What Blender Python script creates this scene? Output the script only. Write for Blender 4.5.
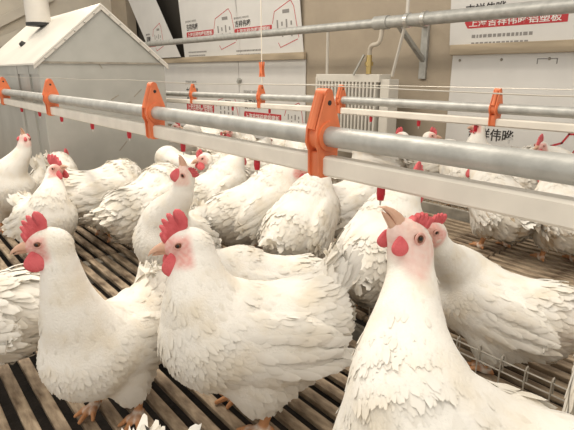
import bpy, bmesh, math, random
import numpy as np
from mathutils import Vector, Matrix

scene = bpy.context.scene
for o in list(bpy.data.objects):
    bpy.data.objects.remove(o, do_unlink=True)
COL = scene.collection
RNG = np.random.default_rng(7)
random.seed(7)

# ------------------------------------------------------------------ camera
FPX, CAMH, HORIZ, ALPHA = 480.0, 0.63, 72.0, 40.5      # focal length in pixels, height, horizon row, house axis angle
PITCH = math.atan((215 - HORIZ) / FPX)
cd = bpy.data.cameras.new('camera')
cam = bpy.data.objects.new('camera', cd)
COL.objects.link(cam)
cd.sensor_fit = 'HORIZONTAL'
cd.sensor_width = 36.0
cd.lens = FPX / 574.0 * 36.0
cd.clip_start = 0.02
cam.location = (0, 0, CAMH)
cam.rotation_euler = (math.radians(90) - PITCH, 0, math.radians(90 - ALPHA))
scene.camera = cam

# ------------------------------------------------------------------ light and exposure
w = bpy.data.worlds.new('world')
scene.world = w
w.use_nodes = True
w.node_tree.nodes['Background'].inputs[0].default_value = (1.0, 0.94, 0.84, 1)
w.node_tree.nodes['Background'].inputs[1].default_value = 0.70
scene.view_settings.view_transform = 'Standard'
scene.view_settings.look = 'None'
scene.view_settings.gamma = 1
scene.view_settings.use_curve_mapping = False
scene.view_settings.exposure = 0.38
ADDED_LAMPS = [(-1.9, 0.55, 2.15, 24), (0.1, 0.2, 2.15, 9), (-3.9, 0.9, 2.15, 26)]  # added unseen lamps: place and strength

# ------------------------------------------------------------------ pixel helpers (photo frame 574x430)
_a = math.radians(ALPHA)
FH = np.array([-math.cos(_a), math.sin(_a), 0.0])
RT = np.array([math.sin(_a), math.cos(_a), 0.0])
ZZ = np.array([0, 0, 1.0])
FW = FH * math.cos(PITCH) - ZZ * math.sin(PITCH)
UP = FH * math.sin(PITCH) + ZZ * math.cos(PITCH)
CC = np.array([0, 0, CAMH])
def ray(x, y): return FW + RT * (x - 287) / FPX - UP * (y - 215) / FPX
def onz(x, y, z=0.0):
    d = ray(x, y); return CC + d * ((z - CAMH) / d[2])
def onY(x, y, Y):
    d = ray(x, y); return CC + d * (Y / d[1])
def onX(x, y, X):
    d = ray(x, y); return CC + d * (X / d[0])
def atk(x, y, k): return CC + ray(x, y) * k

# ------------------------------------------------------------------ materials
def new_mat(name):
    m = bpy.data.materials.new(name); m.use_nodes = True
    nt = m.node_tree
    return m, nt, nt.nodes['Principled BSDF']
def mat(name, c, rough=0.6, metal=0.0, var=0.0, scale=20.0, c2=None, bump=0.0, bscale=None, stretch=None, spec=0.5, detail=4.0, lo=0.35, hi=0.65):
    m, nt, b = new_mat(name)
    b.inputs['Roughness'].default_value = rough
    b.inputs['Metallic'].default_value = metal
    b.inputs['Specular IOR Level'].default_value = spec
    b.inputs['Base Color'].default_value = (*c, 1)
    if c2 is not None or var > 0 or bump > 0:
        tc = nt.nodes.new('ShaderNodeTexCoord'); mp = nt.nodes.new('ShaderNodeMapping')
        nt.links.new(tc.outputs['Object'], mp.inputs[0])
        if stretch: mp.inputs['Scale'].default_value = stretch
        nz = nt.nodes.new('ShaderNodeTexNoise'); nz.inputs['Scale'].default_value = scale; nz.inputs['Detail'].default_value = detail
        nt.links.new(mp.outputs[0], nz.inputs['Vector'])
        if c2 is None: c2 = tuple(max(0, x * (1 - var)) for x in c)
        rp = nt.nodes.new('ShaderNodeValToRGB')
        rp.color_ramp.elements[0].position = lo; rp.color_ramp.elements[1].position = hi
        rp.color_ramp.elements[0].color = (*c2, 1); rp.color_ramp.elements[1].color = (*c, 1)
        nt.links.new(nz.outputs['Fac'], rp.inputs[0]); nt.links.new(rp.outputs[0], b.inputs['Base Color'])
        if bump > 0:
            bn = nt.nodes.new('ShaderNodeBump'); bn.inputs['Strength'].default_value = bump; bn.inputs['Distance'].default_value = 0.01
            n2 = nt.nodes.new('ShaderNodeTexNoise'); n2.inputs['Scale'].default_value = bscale or scale * 3; n2.inputs['Detail'].default_value = 5
            nt.links.new(mp.outputs[0], n2.inputs['Vector'])
            nt.links.new(n2.outputs['Fac'], bn.inputs['Height']); nt.links.new(bn.outputs[0], b.inputs['Normal'])
    return m
M = {}
M['galv'] = mat('galvanised_steel', (0.50, 0.50, 0.475), 0.46, 0.40, 0.22, 30, bump=0.08, bscale=120)
M['white_pvc'] = mat('white_pvc', (0.82, 0.77, 0.69), 0.4, 0, 0.12, 14)
M['orange'] = mat('orange_plastic', (0.80, 0.215, 0.085), 0.42, 0, 0.2, 25)
M['red'] = mat('red_plastic', (0.50, 0.012, 0.028), 0.35)
M['steel'] = mat('stainless_steel', (0.62, 0.61, 0.58), 0.3, 0.85)
M['wire'] = mat('zinc_wire', (0.55, 0.52, 0.46), 0.4, 0.5)
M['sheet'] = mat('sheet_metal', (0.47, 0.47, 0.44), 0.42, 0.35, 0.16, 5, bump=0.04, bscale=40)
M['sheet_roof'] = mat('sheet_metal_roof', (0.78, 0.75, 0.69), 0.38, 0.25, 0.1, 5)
M['duct'] = mat('grey_plastic_tube', (0.62, 0.59, 0.54), 0.45, 0, 0.1, 8)
M['black'] = mat('matte_black', (0.02, 0.02, 0.02), 0.6)
M['slat'] = mat('dirty_slat', (0.50, 0.39, 0.275), 0.75, 0, c2=(0.13, 0.085, 0.052), scale=38, stretch=(0.45, 1.4, 1), bump=0.6, bscale=55, detail=8, lo=0.3, hi=0.62)
M['pit'] = mat('dark_manure_pit', (0.026, 0.019, 0.014), 0.95, 0, 0.5, 12, bump=0.8)
M['beam'] = mat('grey_board', (0.34, 0.31, 0.26), 0.7, 0, 0.3, 18, bump=0.3)
M['concrete'] = mat('beige_concrete', (0.44, 0.37, 0.285), 0.85, 0, 0.14, 4, bump=0.15, bscale=60)
M['endwall'] = mat('cream_wall', (0.68, 0.62, 0.52), 0.85, 0, 0.12, 3)
M['panel'] = mat('white_composite_panel', (0.72, 0.71, 0.69), 0.45, 0, 0.06, 5)
M['wood'] = mat('pale_wood', (0.56, 0.46, 0.33), 0.7, 0, 0.35, 10, stretch=(0.2, 2, 2))
M['print_red'] = mat('print_red', (0.50, 0.035, 0.045), 0.5)
M['print_black'] = mat('print_black', (0.03, 0.027, 0.027), 0.5)
M['print_grey'] = mat('print_grey', (0.26, 0.25, 0.24), 0.5)
M['print_white'] = mat('print_white', (0.80, 0.77, 0.74), 0.5)
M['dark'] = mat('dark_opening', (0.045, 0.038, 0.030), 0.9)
M['rad'] = mat('radiator_white', (0.66, 0.63, 0.57), 0.45, 0, 0.08, 10)
M['rad_back'] = mat('radiator_core', (0.22, 0.20, 0.17), 0.7)
M['brass'] = mat('brass', (0.55, 0.42, 0.18), 0.35, 0.8)
M['hose'] = mat('pale_hose', (0.55, 0.50, 0.42), 0.5)
M['cord'] = mat('pale_cord', (0.80, 0.74, 0.64), 0.7)
M['comb'] = mat('comb_skin', (0.70, 0.13, 0.145), 0.5, 0, c2=(0.60, 0.085, 0.10), scale=60, bump=0.25, bscale=350)
M['beak'] = mat('beak_horn', (0.66, 0.43, 0.31), 0.4, 0, c2=(0.58, 0.34, 0.24), scale=60)
M['eye'] = mat('eye_brown', (0.16, 0.055, 0.02), 0.08)
M['pupil'] = mat('pupil_black', (0.004, 0.004, 0.004), 0.05)
M['lid'] = mat('eyelid_skin', (0.66, 0.36, 0.31), 0.55)
M['lobe'] = mat('earlobe_skin', (0.74, 0.56, 0.50), 0.55)
M['added_lamp_glass'], nt, b = new_mat('added_lamp_glass')
b.inputs['Emission Color'].default_value = (1, 0.92, 0.78, 1); b.inputs['Emission Strength'].default_value = 4
# plumage: colour attribute (skin, shanks, feather white) with soft mottling and a little light passing through
def plumage(name, trans):
    m, nt, b = new_mat(name)
    at = nt.nodes.new('ShaderNodeAttribute'); at.attribute_name = 'Col'
    tc = nt.nodes.new('ShaderNodeTexCoord')
    nz = nt.nodes.new('ShaderNodeTexNoise'); nz.inputs['Scale'].default_value = 16; nz.inputs['Detail'].default_value = 5
    nt.links.new(tc.outputs['Object'], nz.inputs['Vector'])
    rp = nt.nodes.new('ShaderNodeValToRGB')
    rp.color_ramp.elements[0].position = 0.30; rp.color_ramp.elements[1].position = 0.56
    rp.color_ramp.elements[0].color = (0.94, 0.895, 0.82, 1); rp.color_ramp.elements[1].color = (1, 1, 1, 1)
    nt.links.new(nz.outputs['Fac'], rp.inputs[0])
    mx = nt.nodes.new('ShaderNodeMix'); mx.data_type = 'RGBA'; mx.blend_type = 'MULTIPLY'; mx.inputs['Factor'].default_value = 1
    nt.links.new(at.outputs['Color'], mx.inputs['A']); nt.links.new(rp.outputs[0], mx.inputs['B'])
    nt.links.new(mx.outputs['Result'], b.inputs['Base Color'])
    b.inputs['Roughness'].default_value = 0.75; b.inputs['Specular IOR Level'].default_value = 0.2
    if trans > 0:
        tr = nt.nodes.new('ShaderNodeBsdfTranslucent'); nt.links.new(mx.outputs['Result'], tr.inputs['Color'])
        ms = nt.nodes.new('ShaderNodeMixShader'); ms.inputs[0].default_value = trans
        nt.links.new(b.outputs[0], ms.inputs[1]); nt.links.new(tr.outputs[0], ms.inputs[2])
        nt.links.new(ms.outputs[0], nt.nodes['Material Output'].inputs['Surface'])
    else:
        bn = nt.nodes.new('ShaderNodeBump'); bn.inputs['Strength'].default_value = 0.35; bn.inputs['Distance'].default_value = 0.003
        n2 = nt.nodes.new('ShaderNodeTexNoise'); n2.inputs['Scale'].default_value = 220; n2.inputs['Detail'].default_value = 3
        nt.links.new(tc.outputs['Object'], n2.inputs['Vector']); nt.links.new(n2.outputs['Fac'], bn.inputs['Height']); nt.links.new(bn.outputs[0], b.inputs['Normal'])
    return m
M['body'] = plumage('plumage_body', 0)
M['feather'] = plumage('plumage_feather', 0.07)

# ------------------------------------------------------------------ object helpers
def tag(o, label=None, cat=None, group=None, kind=None):
    if label: o['label'] = label
    if cat: o['category'] = cat
    if group: o['group'] = group
    if kind: o['kind'] = kind
    return o
def empty(name, loc=(0, 0, 0), rz=0.0, parent=None):
    o = bpy.data.objects.new(name, None); COL.objects.link(o); o.location = loc; o.rotation_euler = (0, 0, rz)
    o.empty_display_size = 0.05
    if parent: o.parent = parent
    return o
def link(name, me, parent=None, loc=None):
    o = bpy.data.objects.new(name, me); COL.objects.link(o)
    if parent: o.parent = parent
    if loc is not None: o.location = loc
    return o
def mesh_np(name, V, Fq, m, smooth=True, cols=None):
    me = bpy.data.meshes.new(name)
    V = np.asarray(V, np.float32); Fq = np.asarray(Fq, np.int32)
    n = Fq.shape[1]
    me.vertices.add(len(V)); me.vertices.foreach_set('co', V.ravel())
    me.loops.add(Fq.size); me.loops.foreach_set('vertex_index', Fq.ravel())
    me.polygons.add(len(Fq)); me.polygons.foreach_set('loop_start', np.arange(0, Fq.size, n, dtype=np.int32))
    if smooth: me.polygons.foreach_set('use_smooth', np.ones(len(Fq), bool))
    if m: me.materials.append(m)
    me.update(calc_edges=True)
    if cols is not None:
        ca = me.color_attributes.new('Col', 'FLOAT_COLOR', 'POINT')
        c4 = np.ones((len(V), 4), np.float32); c4[:, :3] = cols
        ca.data.foreach_set('color', c4.ravel())
    return me
class B:
    """collects simple shapes into one mesh"""
    def __init__(s): s.bm = bmesh.new()
    def box(s, c, size, rot=None, bev=0.0):
        r = bmesh.ops.create_cube(s.bm, size=1.0)
        vs = r['verts']
        mt = Matrix.Translation(c) @ (rot.to_4x4() if rot is not None else Matrix.Identity(4)) @ Matrix.Diagonal((*size, 1))
        bmesh.ops.transform(s.bm, matrix=mt, verts=vs)
        if bev > 0:
            es = list({e for v in vs for e in v.link_edges})
            bmesh.ops.bevel(s.bm, geom=es, offset=bev, segments=2, affect='EDGES', profile=0.5)
        return s
    def cone(s, a, b_, r1, r2=None, seg=16, cap=True):
        a = Vector(a); b_ = Vector(b_); r2 = r1 if r2 is None else r2
        d = b_ - a; q = d.to_track_quat('Z', 'Y').to_matrix().to_4x4()
        mt = Matrix.Translation((a + b_) / 2) @ q
        bmesh.ops.create_cone(s.bm, cap_ends=cap, segments=seg, radius1=r1, radius2=r2, depth=d.length, matrix=mt)
        return s
    def tube(s, pts, r, seg=8):
        pts = [Vector(p) for p in pts]; rings = []
        n = len(pts)
        for i, p in enumerate(pts):
            d = (pts[min(i + 1, n - 1)] - pts[max(i - 1, 0)]).normalized()
            q = d.to_track_quat('Z', 'Y').to_matrix()
            rr = r[i] if isinstance(r, (list, tuple)) else r
            rings.append([s.bm.verts.new(p + q @ Vector((math.cos(t) * rr, math.sin(t) * rr, 0))) for t in [2 * math.pi * k / seg for k in range(seg)]])
        for i in range(n - 1):
            for k in range(seg):
                s.bm.faces.new((rings[i][k], rings[i][(k + 1) % seg], rings[i + 1][(k + 1) % seg], rings[i + 1][k]))
        s.bm.faces.new(rings[0][::-1]); s.bm.faces.new(rings[-1])
        return s
    def prism(s, poly, y0, y1, axis='y'):
        """poly given as (u, v); extruded along the axis"""
        def P(u, v, t):
            return {'y': (u, t, v), 'x': (t, u, v), 'z': (u, v, t)}[axis]
        a = [s.bm.verts.new(P(u, v, y0)) for u, v in poly]; b_ = [s.bm.verts.new(P(u, v, y1)) for u, v in poly]
        n = len(poly)
        s.bm.faces.new(a); s.bm.faces.new(b_[::-1])
        for i in range(n): s.bm.faces.new((a[i], b_[i], b_[(i + 1) % n], a[(i + 1) % n]))
        return s
    def sphere(s, c, r, u=12, v=8, scale=(1, 1, 1)):
        mt = Matrix.Translation(c) @ Matrix.Diagonal((*scale, 1))
        bmesh.ops.create_uvsphere(s.bm, u_segments=u, v_segments=v, radius=r, matrix=mt); return s
    def mesh(s, name, m, smooth=False):
        bmesh.ops.recalc_face_normals(s.bm, faces=s.bm.faces)
        me = bpy.data.meshes.new(name); s.bm.to_mesh(me); s.bm.free()
        if smooth:
            me.polygons.foreach_set('use_smooth', np.ones(len(me.polygons), bool))
            try: me.set_sharp_from_angle(angle=math.radians(40))
            except Exception: pass
        if m: me.materials.append(m)
        return me
    def build(s, name, m, parent=None, loc=None, smooth=False):
        return link(name, s.mesh(name, m, smooth), parent, loc)
def text_mesh(txt, size, m, ext=0.0008, bold=0.0):
    cu = bpy.data.curves.new('t', 'FONT'); cu.body = txt; cu.size = size; cu.extrude = ext; cu.offset = bold
    cu.align_x = 'LEFT'; cu.resolution_u = 2
    o = bpy.data.objects.new('t', cu); COL.objects.link(o)
    dg = bpy.context.evaluated_depsgraph_get(); dg.update()
    me = bpy.data.meshes.new_from_object(o.evaluated_get(dg))
    bpy.data.objects.remove(o, do_unlink=True)
    me.materials.clear(); me.materials.append(m)
    return me

# ================================================================== THE SETTING
WALLY = 2.80
X0, X1 = -7.0, 1.6
fl = B().box(((X0 + X1) / 2, 1.0, -0.42), (X1 - X0 + 2, 5.0, 0.04)).build('floor', M['pit'])
tag(fl, 'dark manure pit floor under slatted decking', kind='structure')
# slats: one shared mesh per length, each an own part of the floor
PITCHS, SW = 0.042, 0.0228
def slat_mesh(L):
    b_ = B(); b_.box((0, 0, -0.007), (L, SW, 0.014), bev=0.003)
    return b_.mesh('slat', M['slat'], False)
sl_len = 2.3
sm = [slat_mesh(sl_len - 0.006) for _ in range(3)]
for m_ in sm:                                    # slight unevenness
    for v in m_.vertices: v.co.z += random.uniform(-0.0012, 0.0012)
FENCE1, FENCE2 = 0.865, 1.93
y = -0.55
k = 0
while y < 2.74:
    if not (abs(y - FENCE1) < 0.034 or abs(y - FENCE2) < 0.025):
        x = 0.65 + (0.9 if y > FENCE1 else 0)
        while x > -4.5:
            o = link('slat', sm[k % 3], fl, (x - sl_len / 2, y + random.uniform(-0.0012, 0.0012), random.uniform(-0.0015, 0.001)))
            x -= sl_len; k += 1
    y += PITCHS
# cross joists under the slats
for i in range(6):
    B().box((0.65 - i * 1.15, 1.0, -0.0495), (0.05, 3.6, 0.07)).build('joist', M['beam'], fl)

pA = onY(184, 30, WALLY)[0]; pC = onY(307, 60, WALLY)[0]; pD = onY(452, 60, WALLY)[0]
pG = onY(128, 30, WALLY)[0]
# back wall with an opening high up between the leaning board and the next board
wl = B()
wl.box(((X0 + pG) / 2, WALLY + 0.06, 1.1), (pG - X0, 0.12, 3.0))
wl.box(((pG + pA) / 2, WALLY + 0.06, 0.19), (pA - pG, 0.12, 1.18))
wl.box(((pA + X1) / 2, WALLY + 0.06, 1.1), (X1 - pA, 0.12, 3.0))
wo = wl.build('wall_back', M['concrete']); tag(wo, 'beige concrete back wall behind printed boards', kind='structure')
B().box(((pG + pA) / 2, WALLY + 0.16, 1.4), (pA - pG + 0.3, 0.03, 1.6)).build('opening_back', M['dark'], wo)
we = B().box((X0 - 0.05, 1.2, 1.1), (0.1, 3.4, 3.0)).build('wall_left', M['endwall']); tag(we, 'cream end wall of poultry house', kind='structure')

# ================================================================== FEED HOPPER (pitched sheet metal box)
HX = -2.6
hl = onX(37, 60, HX); hr = onX(164, 64, HX); ha = onX(100, 5, HX)
HL, HRr = hl[1], hr[1]; HE = 0.5 * (hl[2] + hr[2]); HM = 0.5 * (HL + HRr); HA = ha[2]
HLEN = 1.35
hop = empty('feed_hopper', (HX, HM, 0)); tag(hop, 'grey sheet metal feed hopper with pitched roof, behind the pipes', 'hopper')
hw = (HRr - HL) / 2
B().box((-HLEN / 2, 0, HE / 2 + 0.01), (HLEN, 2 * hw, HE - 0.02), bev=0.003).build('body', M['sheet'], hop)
B().prism([(-hw, HE), (hw, HE), (0, HA - 0.012)], -0.012, 0.0, 'x').build('gable_panel', M['sheet'], hop)
B().prism([(-hw, HE), (hw, HE), (0, HA - 0.012)], -HLEN, -HLEN + 0.01, 'x').build('gable_panel', M['sheet'], hop)
ov = 0.012
for s in (-1, 1):
    sl = (HA - HE) / hw
    pts = [(s * (hw + 0.02), HE - 0.02 * sl), (0, HA), (0, HA + 0.008), (s * (hw + 0.02), HE - 0.02 * sl + 0.008)]
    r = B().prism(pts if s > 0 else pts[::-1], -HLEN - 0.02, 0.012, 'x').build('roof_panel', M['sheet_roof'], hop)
    # folded flange along the gable edge
    fpts = [(s * (hw + 0.02), HE - 0.02 * sl - 0.018), (0, HA - 0.021), (0, HA), (s * (hw + 0.02), HE - 0.02 * sl)]
    B().prism(fpts if s > 0 else fpts[::-1], 0.004, 0.010, 'x').build('roof_flange', M['duct'], hop)
    for t in np.linspace(0.12, 0.9, 6):
        B().sphere((0.012, s * hw * t, HE + (HA - HE) * (1 - t) - 0.010), 0.0045, 8, 5).build('rivet', M['sheet'], hop)
B().box((0.004, 0, HE - 0.004), (0.008, 2 * hw + 0.01, 0.010)).build('seam_strip', M['beam'], hop)
B().box((-HLEN / 2, -hw - 0.003, HE - 0.03), (HLEN, 0.006, 0.06)).build('eave_strip', M['sheet'], hop)
for dx in (-0.18, -0.42): B().box((dx, -hw - 0.004, HE * 0.5), (0.05, 0.008, HE * 0.94)).build('stiffener', M['sheet'], hop)
kp = (HX - 0.62, HM - hw * 0.63)
B().cone((-0.72, -hw * 0.63, HE + (HA - HE) * 0.37), (-0.72, -hw * 0.63 - 0.018, HE + (HA - HE) * 0.37 + 0.018), 0.022, 0.014, 12).build('knob', M['black'], hop)
# scuffs stay as dark wear marks on the gable: thin rubbed marks
for (yy, zz, L, an) in ((0.16, 0.52, 0.06, 0.7), (0.03, 0.50, 0.05, 0.5), (-0.02, 0.44, 0.04, -0.5), (0.05, 0.24, 0.07, 0.8), (-0.03, 0.66, 0.03, -1.0), (0.10, 0.47, 0.03, 0.2)):
    B().box((0.0008, yy, zz), (0.001, L, 0.006), Matrix.Rotation(an, 3, 'X')).build('scuff_mark', M['beam'], hop)
# drop tube
tb = onY(39, 24, HM - 0.10)
dt = empty('feed_drop_tube', (tb[0], tb[1], tb[2]))
tag(dt, 'thick grey vertical feed tube ending at the hopper roof', 'tube')
B().cone((0, 0, 0.0), (0, 0, 1.2), 0.068, 0.068, 28, cap=False).cone((0, 0, 0.001), (0, 0, 1.2), 0.062, 0.062, 28, cap=True).build('tube', M['duct'], dt, smooth=True)
dt.location.z += 0.0
B().cone((0, 0, -0.012), (0, 0, 0.006), 0.072, 0.072, 28).build('shadow_ring', M['black'], dt, smooth=True)  # dark shadow at the tube's foot, put in as a black ring

# ================================================================== DRINKER LINES
def hanger_mesh():
    b_ = B()
    prof = [(-0.006, 0.072), (0.006, 0.072), (0.010, 0.062), (0.0265, 0.014), (0.0285, -0.010), (0.022, -0.024), (0.0215, -0.062), (0.016, -0.068),
            (-0.016, -0.068), (-0.0215, -0.062), (-0.022, -0.024), (-0.0285, -0.010), (-0.0265, 0.014), (-0.010, 0.062)]
    for x in (-0.0135, 0.0095): b_.prism(prof, x, x + 0.004, 'x')
    inner = [(u * 0.72, v * 0.93) for u, v in prof[:5]] + [(u * 0.72, v * 0.93) for u, v in prof[-3:]]
    b_.prism(inner, -0.010, 0.010, 'x')
    for s in (-1, 1):                      # raised rims along the tapering edges
        b_.tube([(0.0, s * 0.007, 0.068), (0.0, s * 0.0265, 0.012)], 0.0070, 8)
    b_.cone((-0.017, 0, 0), (0.017, 0, 0), 0.0245, None, 24)
    b_.box((0, 0, -0.046), (0.030, 0.036, 0.044), bev=0.006)
    b_.cone((-0.012, 0, 0.068), (0.012, 0, 0.068), 0.009, None, 14)
    return b_.mesh('hanger', M['orange'], True)
HMESH = hanger_mesh()
hole_me = B().cone((-0.0142, 0, 0), (0.0142, 0, 0), 0.0042, None, 10).mesh('hole', M['black'], True)
nip_me = B().cone((0, 0, 0.004), (0, 0, -0.008), 0.0060, 0.0066, 14).cone((0, 0, -0.008), (0, 0, -0.018), 0.0066, 0.0050, 14).mesh('nipple', M['red'], True)
pin_me = B().cone((0, 0, -0.017), (0, 0, -0.026), 0.0017, 0.0014, 8).mesh('pin', M['steel'], True)
def drinker(Y, zf, x0, x1, hang, nips, label, r, hs_, wh, off):
    """zf: height of the steel pipe along x (a hung line sags a little)"""
    root = empty('drinker_line', (0, Y, 0)); tag(root, label, 'drinker line', 'nipple drinker lines')
    xs = np.linspace(x0, x1, 40)
    B().tube([(x, 0, zf(x)) for x in xs], r, 24).build('steel_pipe', M['galv'], root, smooth=True)
    b_ = B(); rings = []
    c = 0.004; hw_, hh = 0.013, wh / 2
    sec = [(-hw_ + c, -hh), (hw_ - c, -hh), (hw_, -hh + c), (hw_, hh - c), (hw_ - c, hh), (-hw_ + c, hh), (-hw_, hh - c), (-hw_, -hh + c)]
    for x in xs: rings.append([b_.bm.verts.new((x, u, zf(x) - off + v)) for u, v in sec])
    for p, q in zip(rings[:-1], rings[1:]):
        for k in range(8): b_.bm.faces.new((p[k], p[(k + 1) % 8], q[(k + 1) % 8], q[k]))
    b_.bm.faces.new(rings[0]); b_.bm.faces.new(rings[-1])
    b_.build('water_pipe', M['white_pvc'], root)
    for x in hang:
        h = link('hanger', HMESH, root, (x, 0, zf(x))); link('hole', hole_me, h, (0, 0, 0.054)); h.scale = (hs_,) * 3
    for x in nips:
        n = link('nipple', nip_me, root, (x, 0, zf(x) - off - hh - 0.003)); link('pin', pin_me, n)
    return root
Y1, ZS1 = 0.57, 0.528
xat = lambda px, py, Y: onY(px, py, Y)[0]
npx = [(21, 105), (39, 109), (61, 114), (92, 123), (129, 132), (183, 146), (257, 163), (381, 190)]
nx = [xat(p[0], p[1], Y1) for p in npx] + [-3.45, -3.75]
drinker(Y1, lambda x: ZS1, -4.6, 0.8, [xat(p, q, Y1) for p, q in ((4, 90), (51, 97), (154, 112), (323, 138))], nx,
        'near steel and white nipple drinker line hung on big orange clips', 0.0168, 1.0, 0.033, 0.048)
Y2, ZS2 = 1.45, 0.525
n2x = [xat(371, 117, Y2) + 0.31 * i for i in range(-4, 1)] + [xat(419, 119, Y2), xat(476, 124, Y2), xat(476, 124, Y2) + 0.3]
zf2 = lambda x: float(np.interp(x, [-4.6, -2.9, -1.4, 1.2], [0.49, 0.500, 0.522, 0.528]))
drinker(Y2, zf2, -4.6, 1.2, [xat(p, q, Y2) for p, q in ((193, 93), (261, 95), (341, 99), (496, 107))], n2x,
        'far thinner nipple drinker line with small orange clips, before the boards', 0.0155, 0.78, 0.025, 0.041)
def cable(name, pts, r, label, cat='cable', m='cord', group=None):
    o = B().tube(pts, r, 6).build(name, M[m], smooth=True); tag(o, label, cat, group); return o
za = ZS1 + 0.077
cable('anti_roost_wire', [(-4.6, Y1, za + 0.004)] + [(x, Y1, za + (0.004 if i % 2 else 0.0)) for i, x in enumerate(np.linspace(-4.0, 0.9, 14))], 0.0010, 'thin steel wire strung along the tops of the big orange clips', 'wire', 'wire')
za = ZS2 + 0.060
cable('anti_roost_wire', [(x, Y2, zf2(x) + 0.060) for x in np.linspace(-4.5, 1.3, 12)], 0.0012, 'thin steel wire strung along the tops of the small orange clips', 'wire', 'wire')
# suspension cord with an orange adjuster over the far line
sx = xat(262, 80, Y2)
cable('suspension_cord', [(sx, Y2, ZS2 + 0.05), (sx, Y2, 1.5), (sx, Y2, 2.2)], 0.0025, 'pale cord hanging straight down to the far drinker line')
ad = empty('cord_adjuster', (sx, Y2, ZS2 + 0.115)); tag(ad, 'small orange cord adjuster above the far drinker line', 'clip')
for s in (-1, 1): B().prism([(-0.013, 0.036), (-0.005, 0.036), (0.0, 0.006), (0.005, 0.036), (0.013, 0.036), (0.008, 0), (0.013, -0.032), (0.004, -0.032), (0.0, -0.006), (-0.004, -0.032), (-0.013, -0.032), (-0.008, 0)], s * 0.006 - 0.002, s * 0.006 + 0.002, 'y').build('plate', M['orange'], ad)

# ================================================================== LOW WIRE DIVIDERS
def fence(Y, z0, z1, x0, x1, dx, label, board):
    root = empty('wire_divider', (0, Y, 0)); tag(root, label, 'divider', 'low wire dividers')
    if board: B().box(((x0 + x1) / 2, 0, 0.012), (x1 - x0, 0.02, 0.055), bev=0.003).build('base_board', M['beam'], root)
    else: B().box(((x0 + x1) / 2, 0.012, -0.05), (x1 - x0, 0.03, 0.07), bev=0.003).build('base_board', M['beam'], root)
    H_ = z1 - z0
    for zz in (z1 - 0.004, z1 - 0.028, z0 + 0.004) if not board else (z1, z0 + H_ * 0.5, z0 + 0.004):
        B().tube([(x0, 0.003, zz), (x1, 0.003, zz)], 0.0017, 6).build('rail_wire', M['wire'], root, smooth=True)
    pts = [(0, 0, 0), (0, 0, H_ - 0.002), (0, 0.003, H_ + 0.005), (0, 0.009, H_ + 0.006), (0, 0.013, H_), (0, 0.013, H_ - 0.03)]
    me = B().tube(pts, 0.0016, 6).mesh('upright_wire', M['wire'], True)
    n = int((x1 - x0) / dx)
    for i in range(min(n, 120)): link('upright_wire', me, root, (x1 - i * dx, -0.002, z0))
fence(FENCE1, -0.008, 0.082, -2.5, 0.7, 0.048, 'low zinc wire divider behind the near hens, close to camera', False)
fence(FENCE2, 0.035, 0.075, -1.95, 1.0, 0.034, 'low grey board divider with wire top, in front of far hens', True)

# ================================================================== WALL BOARDS WITH PRINTING
SEAM = float(onY(380, 53, WALLY)[2])
def board(name, x0, x1, z0, z1, label, tilt=0.0, shear=0.0, y=WALLY - 0.006):
    """root at the lower left corner on the wall; local x along wall, z up; tilt leans the top to the room"""
    root = empty(name, (x0, y, z0)); tag(root, label, 'board', 'printed boards on the wall')
    root.rotation_euler = (tilt, 0, 0)
    W, H_ = x1 - x0, z1 - z0
    B().prism([(0, 0), (W, 0), (W + shear, H_), (shear, H_)], -0.005, 0.0, 'y').build('sheet', M['panel'], root)
    return root
RXM = Matrix.Rotation(math.radians(90), 4, 'X')
def put(me, root, x, z, name, d=0.0062):
    o = link(name, me, root); o.matrix_local = Matrix.Translation((x, -d, z)) @ RXM; return o
def poly_line(root, pts, wd, m, name='outline', d=0.0058):
    b_ = B()
    for (a, b2) in zip(pts[:-1], pts[1:]):
        a = Vector((a[0], -d, a[1])); b2 = Vector((b2[0], -d, b2[1])); dd = b2 - a
        b_.box((a + b2) / 2, (dd.length + wd, 0.001, wd), Matrix.Rotation(-math.atan2(dd.z, dd.x), 3, 'Y'))
    return b_.build(name, m, root)
MAKER = '上海吉祥伟晔铝塑板'
def fit_text(root, txt, x, z, wd, ht, m, d=0.0062, name='lettering'):
    """lettering stretched to a given width and height"""
    me = text_mesh(txt, 1.0, m, bold=0.012 if '吉' in txt else 0.0)
    co = np.zeros(len(me.vertices) * 3, np.float32); me.vertices.foreach_get('co', co); co = co.reshape(-1, 3)
    lo, hi = co.min(0), co.max(0)
    co[:, 0] = (co[:, 0] - lo[0]) / (hi[0] - lo[0]) * wd; co[:, 1] = (co[:, 1] - lo[1]) / (hi[1] - lo[1]) * ht
    me.vertices.foreach_set('co', co.ravel()); me.update()
    return put(me, root, x, z, name, d)
def printing(root, x, z, s, hb, names=0.44):
    """name lines above a red banner with white lettering; s = banner width, hb = banner height"""
    fit_text(root, '吉祥伟晔', x + s * 0.02, z + hb * 1.25, s * names, hb * 1.15, M['print_black'])
    fit_text(root, 'JIXIANG WEIYE', x + s * 0.0, z + hb * 2.6, s * names * 0.95, hb * 0.45, M['print_grey'])
    bn = B().prism([(0, 0), (s * 0.97, 0), (s, hb * 0.4), (s, hb), (s * 0.02, hb), (0, hb * 0.8)], -0.0062, -0.005, 'y').build('banner', M['print_red'], root, (x, 0, z))
    fit_text(bn, MAKER, s * 0.04, hb * 0.14, s * 0.92, hb * 0.72, M['print_white'], 0.0072)
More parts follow.
